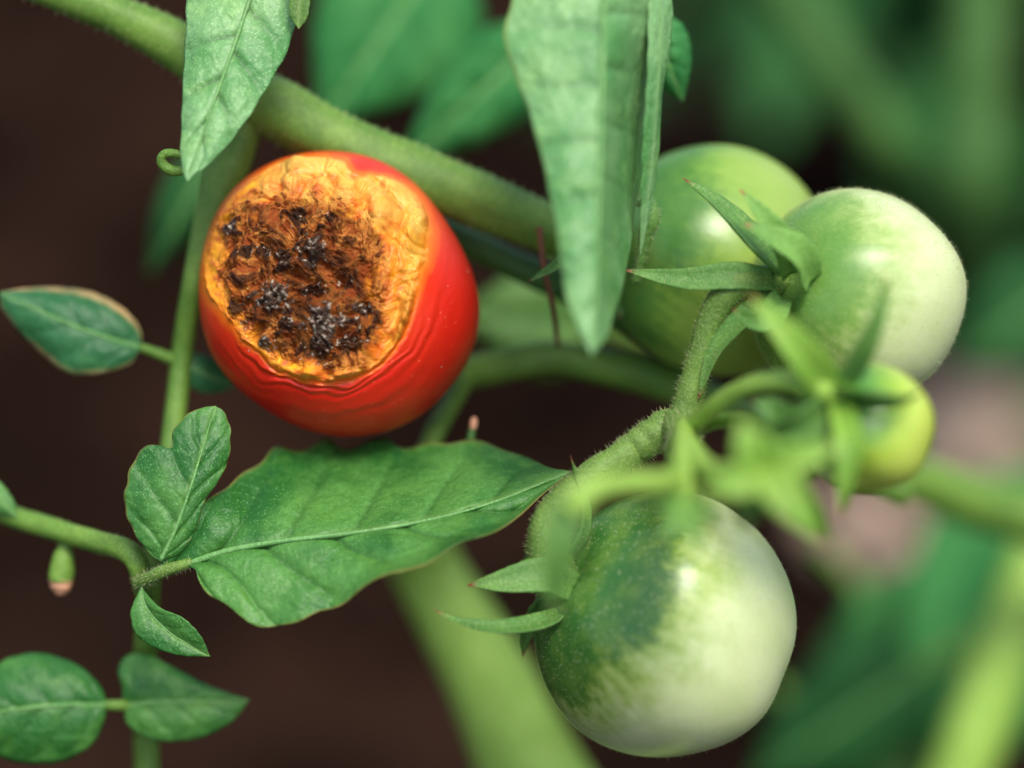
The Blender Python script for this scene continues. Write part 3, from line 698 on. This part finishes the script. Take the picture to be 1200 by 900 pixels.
# leaf with dry edge, far left, and its small twin
l1, l1o = leaf_thing("oval green leaf with dry tan edge left of the red tomato", (212, 425, -165))
blade("leaflet", [(165, 407, -155), (120, 394, -140), (70, 375, -135), (0, 343, -145)],
      [(150, 428, -152), (115, 438, -148), (80, 437, -150), (50, 415, -156), (20, 385, -158), (2, 360, -152)], [(164, 385, -160), (145, 362, -162), (110, 343, -164), (70, 337, -164), (30, 338, -158)],
      M['leaf_dry'], l1, l1o, nrow=70, ncol=14, arch=8, quilt=2.5, nv=4, seed=7, edge=(.1, .22), midrib=2.4, tooth=1, venation=.2)
tube("petiole", [(214, 424, -178, 8), (195, 418, -168, 7), (165, 407, -156, 5)], M['stem'], l1, l1o)
blade("leaflet", [(204, 420, -178), (225, 432, -175), (250, 443, -185), (275, 452, -200)], [(212, 445, -185), (235, 460, -190), (258, 460, -198)], [(215, 414, -185), (240, 416, -190), (262, 430, -198)],
      M['leaf_dry'], l1, l1o, nrow=40, ncol=10, arch=4, quilt=1.5, nv=3, seed=8, midrib=2, tooth=.6, venation=.2)
# pair at the bottom left
l3, l3o = leaf_thing("blurred pair of rounded leaflets at the bottom left corner", (170, 825, -161))
blade("leaflet", [(125, 826, -135), (80, 826, -120), (30, 830, -115), (-30, 838, -120)], [(120, 850, -139), (105, 875, -139), (70, 893, -141), (25, 894, -141), (-10, 880, -135)],
      [(118, 805, -141), (95, 782, -147), (58, 767, -153), (25, 767, -151), (-5, 782, -145)], M['leaf'], l3, l3o, nrow=60, ncol=14, arch=9, quilt=3, nv=4, seed=9, midrib=2.6, tooth=1, venation=.2)
blade("leaflet", [(145, 826, -145), (190, 823, -133), (235, 822, -131), (292, 820, -137)], [(142, 800, -147), (138, 785, -151), (150, 767, -155), (175, 768, -153), (210, 786, -147), (250, 806, -141)],
      [(150, 850, -143), (175, 866, -141), (205, 869, -139), (240, 863, -139), (272, 845, -139)], M['leaf'], l3, l3o, nrow=60, ncol=14, arch=8, quilt=2.5, nv=4, seed=10, midrib=2.6, tooth=1, venation=.2)
tube("petiole", [(172, 830, -173, 7), (150, 827, -147, 7), (122, 826, -135, 6)], M['stem'], l3, l3o)
# leaf stalk at the left edge with a bud
ls, lso = stem_thing("leaf_stalk", "green leaf stalk entering from the left edge with a tiny drooping bud",
    [(-60, 555, -200, 10), (-5, 596, -170, 12), (30, 610, -150, 13), (70, 622, -125, 13), (110, 634, -95, 13), (148, 645, -65, 14), (162, 662, -55, 13), (166, 684, -70, 11), (172, 715, -130, 8)], M['stem'], hair=300, hl=5)
blade("leaflet", [(20, 606, -140), (5, 592, -136), (-12, 570, -136), (-40, 540, -140)], [(0, 600, -138), (-20, 590, -138), (-40, 565, -140)], [(18, 590, -140), (5, 570, -140), (-20, 548, -140)],
      M['leaf'], ls, lso, nrow=30, ncol=8, midrib=1.5, quilt=1, arch=2, venation=.2)
bd = tube("bud", [(78, 620, -128, 5), (76, 640, -132, 8), (74, 655, -132, 13), (72, 672, -132, 15), (71, 682, -132, 14)], M['stem'], ls, lso, sides=14)
tube("dry_tip", [(71.5, 679, -132, 14.2), (71, 689, -132, 12), (70, 697, -132, 5)], M['budtip'], bd, lso, sides=14)

# hanging leaf, top left
l4, l4o = leaf_thing("pale green pointed leaf hanging from the top edge at upper left", (300, -60, 60))
blade("leaflet", [(330, -90, -40), (300, -20, -5), (272, 60, 25), (245, 135, 50), (220, 212, 70)],
      [(380, -70, -50), (356, 0, -20), (346, 30, -5), (336, 62, 8), (315, 100, 25), (290, 140, 42), (258, 180, 58)], [(250, -85, -50), (222, -30, -30), (217, 40, -2), (214, 100, 20), (212, 160, 45), (212, 195, 60)],
      M['leaf_pale'], l4, l4o, nrow=130, ncol=20, arch=7, quilt=6, nv=6, sweep=1.3, rough=4, seed=12, midrib=3.5, tooth=2, venation=.35)
blade("lobe", [(352, -60, 20), (354, -20, 22), (350, 34, 22)], [(340, -50, 20), (338, 0, 22), (340, 20, 22)], [(368, -40, 22), (364, 0, 24), (360, 22, 24)], M['leaf_lime'], l4, l4o, nrow=30, ncol=8, midrib=1, quilt=1, arch=3)
tube("petiole", [(360, -200, 0, 9), (345, -130, -45, 9), (328, -85, -39, 6)], M['stem'], l4, l4o)
cu, cuo = stem_thing("curled_shoot", "tiny curled green shoot left of the hanging leaf's tip", [(226, 200, -10, 3), (215, 200, -6, 5), (202, 200, -4, 6.5), (192, 194, -2, 6.5), (189, 186, 0, 6), (195, 180, 2, 5.5), (206, 180, 4, 5), (216, 184, 4, 3.5), (222, 190, 2, 2)], M['stem'], sides=12, part="curl", cat="shoot")

# big hanging leaf, top centre
l5, l5o = leaf_thing("large folded leaf hanging point down from the top centre", (700, -80, 200))
blade("leaflet", [(712, -90, 130), (708, 0, 150), (705, 120, 180), (702, 230, 205), (699, 330, 228), (694, 416, 240)],
      [(620, -110, 110), (598, 0, 130), (590, 45, 140), (604, 90, 152), (622, 140, 168), (638, 200, 185), (652, 270, 206), (662, 340, 226), (676, 385, 236)],
      [(780, -110, 60), (770, 0, 60), (764, 60, 30), (760, 120, 0), (756, 180, -15), (746, 240, 0), (738, 300, 50), (726, 350, 120), (712, 392, 190)],
      M['leaf_pale'], l5, l5o, nrow=150, ncol=20, arch=6, quilt=5, nv=8, sweep=1.2, rough=5, seed=14, midrib=4.5, tooth=3, edge=(.05, .05), venation=.2)
tube("petiole", [(740, -260, 140, 11), (722, -160, 110, 10), (711, -88, 131, 7)], M['stem'], l5, l5o)
blade("lobe", [(770, -60, 60), (774, 20, 70), (772, 90, 70), (764, 190, 60), (750, 300, 40)], [(760, 0, 80), (758, 90, 84), (752, 190, 76)], [(788, -10, 50), (786, 50, 50), (776, 110, 48), (772, 180, 44), (764, 240, 40)],
      M['leaf_pale'], l5, l5o, nrow=50, ncol=10, midrib=1.5, quilt=2, arch=3, seed=15)
cb, cbo = stem_thing("curled_bud", "small fuzzy curled green bud at the right edge of the big hanging leaf", [(744, 330, -70, 4), (752, 300, -60, 6), (757, 275, -52, 9), (762, 258, -46, 11), (762, 244, -44, 9), (755, 236, -44, 6), (746, 240, -46, 3)], M['sepal'], hair=500, hl=6, sides=14, part="bud", cat="bud")
bd2, bd2o = stem_thing("tiny_shoot", "tiny upright green shoot with reddish tip above the lobed leaf", [(546, 590, -150, 6), (549, 540, -140, 6.5), (552, 512, -136, 5), (554, 500, -135, 3.5)], M['stem_dark'], sides=10, cat="shoot")
tube("dry_tip", [(554, 503, -135, 3.6), (555, 496, -135, 4.5), (556, 489, -135, 2.5)], M['budtip'], bd2, bd2o, sides=10)

# ------------------------------------------------------------------ blurred leaves and stems behind
def bg_leaf(label, base, tip, width, mat, d=(-900, -900), bulge=.45, stalk=None, seed=0):
    (x0, y0), (x1, y1) = base, tip
    r, o0 = leaf_thing(label, (x0, y0, d[0]))
    ux, uy = x1 - x0, y1 - y0; L = math.hypot(ux, uy); nx, ny = -uy / L, ux / L
    md = [(x0 + ux * t, y0 + uy * t, d[0] + (d[1] - d[0]) * t + 30 * math.sin(math.pi * t)) for t in (0, .25, .5, .75, 1)]
    def sd(s):
        return [(x0 + ux * t + nx * s * width * .5 * k, y0 + uy * t + ny * s * width * .5 * k, d[0] + (d[1] - d[0]) * t) for t, k in ((.04, .5), (.18, .92), (bulge * .85, 1), (.62, .8), (.82, .42))]
    blade("leaflet", md, sd(1), sd(-1), mat, r, o0, nrow=50, ncol=10, arch=20, quilt=4, nv=5, seed=seed, midrib=5, tooth=2, rough=6, thick=2)
    if stalk: tube("petiole", [(x0, y0, d[0], 8)] + stalk, M['stem'], r, o0)
    return r
bg_leaf("blurred green leaf behind the thick stem at the top, left of centre", (520, -60), (375, 150), 190, M['leaf_far'], (-720, -640), stalk=[(600, -150, -760, 9)], seed=20)
bg_leaf("blurred green leaf behind the big hanging leaf, pointing down left", (640, 40), (470, 195), 110, M['leaf_far'], (-560, -560), stalk=[(720, -40, -600, 8), (800, -120, -650, 8)], seed=21)
bg_leaf("blurred leaf tip peeking out right of the big hanging leaf", (760, 20), (800, 118), 70, M['leaf_far'], (-140, -150), stalk=[(748, -60, -150, 7)], seed=22)
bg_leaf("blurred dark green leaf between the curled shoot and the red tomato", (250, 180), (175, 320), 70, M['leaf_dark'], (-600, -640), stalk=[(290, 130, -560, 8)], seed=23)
bg_leaf("blurred olive leaf in the gap between the red tomato and the hanging leaf", (690, 380), (540, 370), 130, M['leaf_lime'], (-760, -700), stalk=[(760, 400, -800, 8)], seed=24)
bg_leaf("blurred bright green leaf at the lower right edge", (1260, 560), (1090, 930), 270, M['leaf_far'], (-1500, -1400), stalk=[(1300, 440, -1550, 10)], seed=25)
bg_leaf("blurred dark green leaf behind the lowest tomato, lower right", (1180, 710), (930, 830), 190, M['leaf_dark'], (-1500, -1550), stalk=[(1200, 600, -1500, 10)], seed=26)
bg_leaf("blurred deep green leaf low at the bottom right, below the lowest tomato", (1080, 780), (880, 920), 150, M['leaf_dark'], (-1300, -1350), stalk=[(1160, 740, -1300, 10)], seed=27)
bg_leaf("very blurred mid green leaf far behind, right of the lowest tomato", (1010, 690), (1130, 800), 120, M['leaf_far'], (-1500, -1600), stalk=[(960, 640, -1500, 9)], seed=28)
bg_leaf("very blurred pale leaf low behind the lowest tomato at the bottom edge", (960, 850), (1080, 930), 110, M['leaf_lime'], (-1400, -1400), stalk=[(900, 800, -1450, 9)], seed=29)
bg_leaf("very blurred dark leaf at the right edge above the pale stone", (1260, 330), (1120, 430), 130, M['leaf_dark'], (-1700, -1700), stalk=[(1330, 270, -1700, 9)], seed=30)
stem_thing("blurred_stalk", "blurred pale green stalk right of the small yellowish tomato", [(1000, 540, -700, 24), (1080, 566, -800, 30), (1150, 590, -860, 32), (1230, 615, -900, 34), (1400, 700, -1000, 34)], M['stem'], cat="stalk")
stem_thing("blurred_yellow_stalk", "blurred yellowish stalk rising at the bottom right corner", [(1090, 1000, -1150, 34), (1128, 900, -1150, 38), (1168, 790, -1150, 38), (1205, 690, -1170, 36), (1260, 560, -1220, 32)], M['stem_lime'], cat="stalk")

# stems far behind, standing in the soil
def far_stem(label, path, end, mat):
    x, y, r = end
    stem_thing("tomato_vine", label, path + [(x, y, ground_d(x, y) - 20, r)], mat)
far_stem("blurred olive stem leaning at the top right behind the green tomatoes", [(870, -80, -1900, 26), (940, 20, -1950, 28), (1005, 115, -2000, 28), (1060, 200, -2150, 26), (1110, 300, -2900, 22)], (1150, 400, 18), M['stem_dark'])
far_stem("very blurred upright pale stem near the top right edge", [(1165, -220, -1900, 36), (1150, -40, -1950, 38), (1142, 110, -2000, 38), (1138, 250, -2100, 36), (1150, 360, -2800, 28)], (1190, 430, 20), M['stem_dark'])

# pale dry stones on the soil
pm = plain("pale_stone", lin(206, 174, 146), .85, .18, 40)
def stone(label, x, y, r, seed):
    d = ground_d(x, y, .012); c = P(x, y, d); q = r * S(d)
    bm = bmesh.new(); bmesh.ops.create_icosphere(bm, subdivisions=3, radius=1)
    vv = [v.co * q * (1 + .35 * mn.noise(v.co * 1.2 + Vector((seed, 2, 0)))) for v in bm.verts]
    vv = [Vector((v.x * 1.15, v.y, v.z * .8)) for v in vv]
    ff = [tuple(v.index for v in f.verts) for f in bm.faces]; bm.free()
    o = mesh_obj("stone", vv, ff, pm); o.location = c
    tag(o, label, "stone", "pale stones on the soil")
stone("blurred pinkish pale stone on the soil at the right edge beyond the small tomato", 1160, 508, 88, 1)
stone("blurred pinkish stone on the soil just below the small yellowish tomato", 1018, 615, 60, 5)
stone("blurred tan stone on the soil near the right edge, lowest of the pale ones", 1090, 640, 30, 9)

# bushy tomato plants standing in the shade behind, right
def bush(label, x, y, height, nleaf, seed, mat, lean=0.0):
    rs = random.Random(seed); d = ground_d(x, y); b = P(x, y, d)
    root = thing("background_tomato_plant", label, "plant", b, "tomato plants in the background")
    def rawtube(name, pts, r0, r1, par):
        vv = []; n = len(pts)
        for i, q in enumerate(pts):
            t = (pts[min(i + 1, n - 1)] - pts[max(i - 1, 0)]).normalized(); s = t.orthogonal().normalized(); bb = t.cross(s)
            for j in range(7):
                a = j * 2 * math.pi / 7; vv.append(q + (s * math.cos(a) + bb * math.sin(a)) * (r0 + (r1 - r0) * i / (n - 1)))
        return mesh_obj(name, vv, grid_faces(n, 7, True), M['stem_dark'], par)
    ax = [Vector((lean * t * t + .02 * mn.noise(Vector((t * 3, seed, 0))), .02 * mn.noise(Vector((t * 3, seed, 5))), height * t - .02)) for t in np.linspace(0, 1, 14)]
    rawtube("stem", ax, .007, .003, root)
    for k in range(nleaf):
        t = .38 + .62 * (k + rs.random()) / nleaf; p0 = ax[min(13, int(t * 13))]
        az = k * 2.4 + rs.uniform(-.4, .4); L = rs.uniform(.14, .24)
        dirv = Vector((math.cos(az), math.sin(az), rs.uniform(.1, .5))).normalized()
        rp = [p0 + dirv * (L * u) + Vector((0, 0, -.10 * u * u)) for u in np.linspace(0, 1, 7)]
        vv, ff = [], []
        for u, sd in ((.3, 1), (.35, -1), (.55, 1), (.6, -1), (.8, 1), (.83, -1), (1.0, 0)):
            q = rp[min(6, int(u * 6))]; tn = (rp[min(6, int(u * 6) + 1)] - rp[max(0, int(u * 6) - 1)]).normalized()
            sv = tn.cross(Vector((0, 0, 1))).normalized()
            dl = (tn * .6 + sv * sd).normalized() if sd else tn
            dl = (dl + Vector((0, 0, rs.uniform(-.6, .1)))).normalized()
            wd = dl.cross(Vector((rs.uniform(-.4, .4), rs.uniform(-.4, .4), 1))).normalized(); nn = wd.cross(dl)
            l_ = L * rs.uniform(.3, .45); ww = l_ * .27; b0 = len(vv)
            for i in range(9):
                a = i / 8; pw = math.sin(math.pi * a ** .75) ** .8 * (1 + .15 * math.sin(a * 22))
                for j in range(-2, 3):
                    vv.append(q + dl * (l_ * a) + wd * (ww * pw * j / 2) + nn * (abs(j) * .12 * ww - .25 * l_ * a * a + .05 * l_ * mn.noise(Vector((a * 4, j, k)))))
            ff += grid_faces(9, 5, False, b0)
        o = mesh_obj("leaf", vv, ff, mat, root, attrs={"vein": np.tile([0, 0, .6, 0, 0], len(vv) // 5), "edge": np.zeros(len(vv))})
        sm = o.modifiers.new("thickness", 'SOLIDIFY'); sm.thickness = .0004
        rawtube("petiole", rp, .0025, .001, root)
    return root
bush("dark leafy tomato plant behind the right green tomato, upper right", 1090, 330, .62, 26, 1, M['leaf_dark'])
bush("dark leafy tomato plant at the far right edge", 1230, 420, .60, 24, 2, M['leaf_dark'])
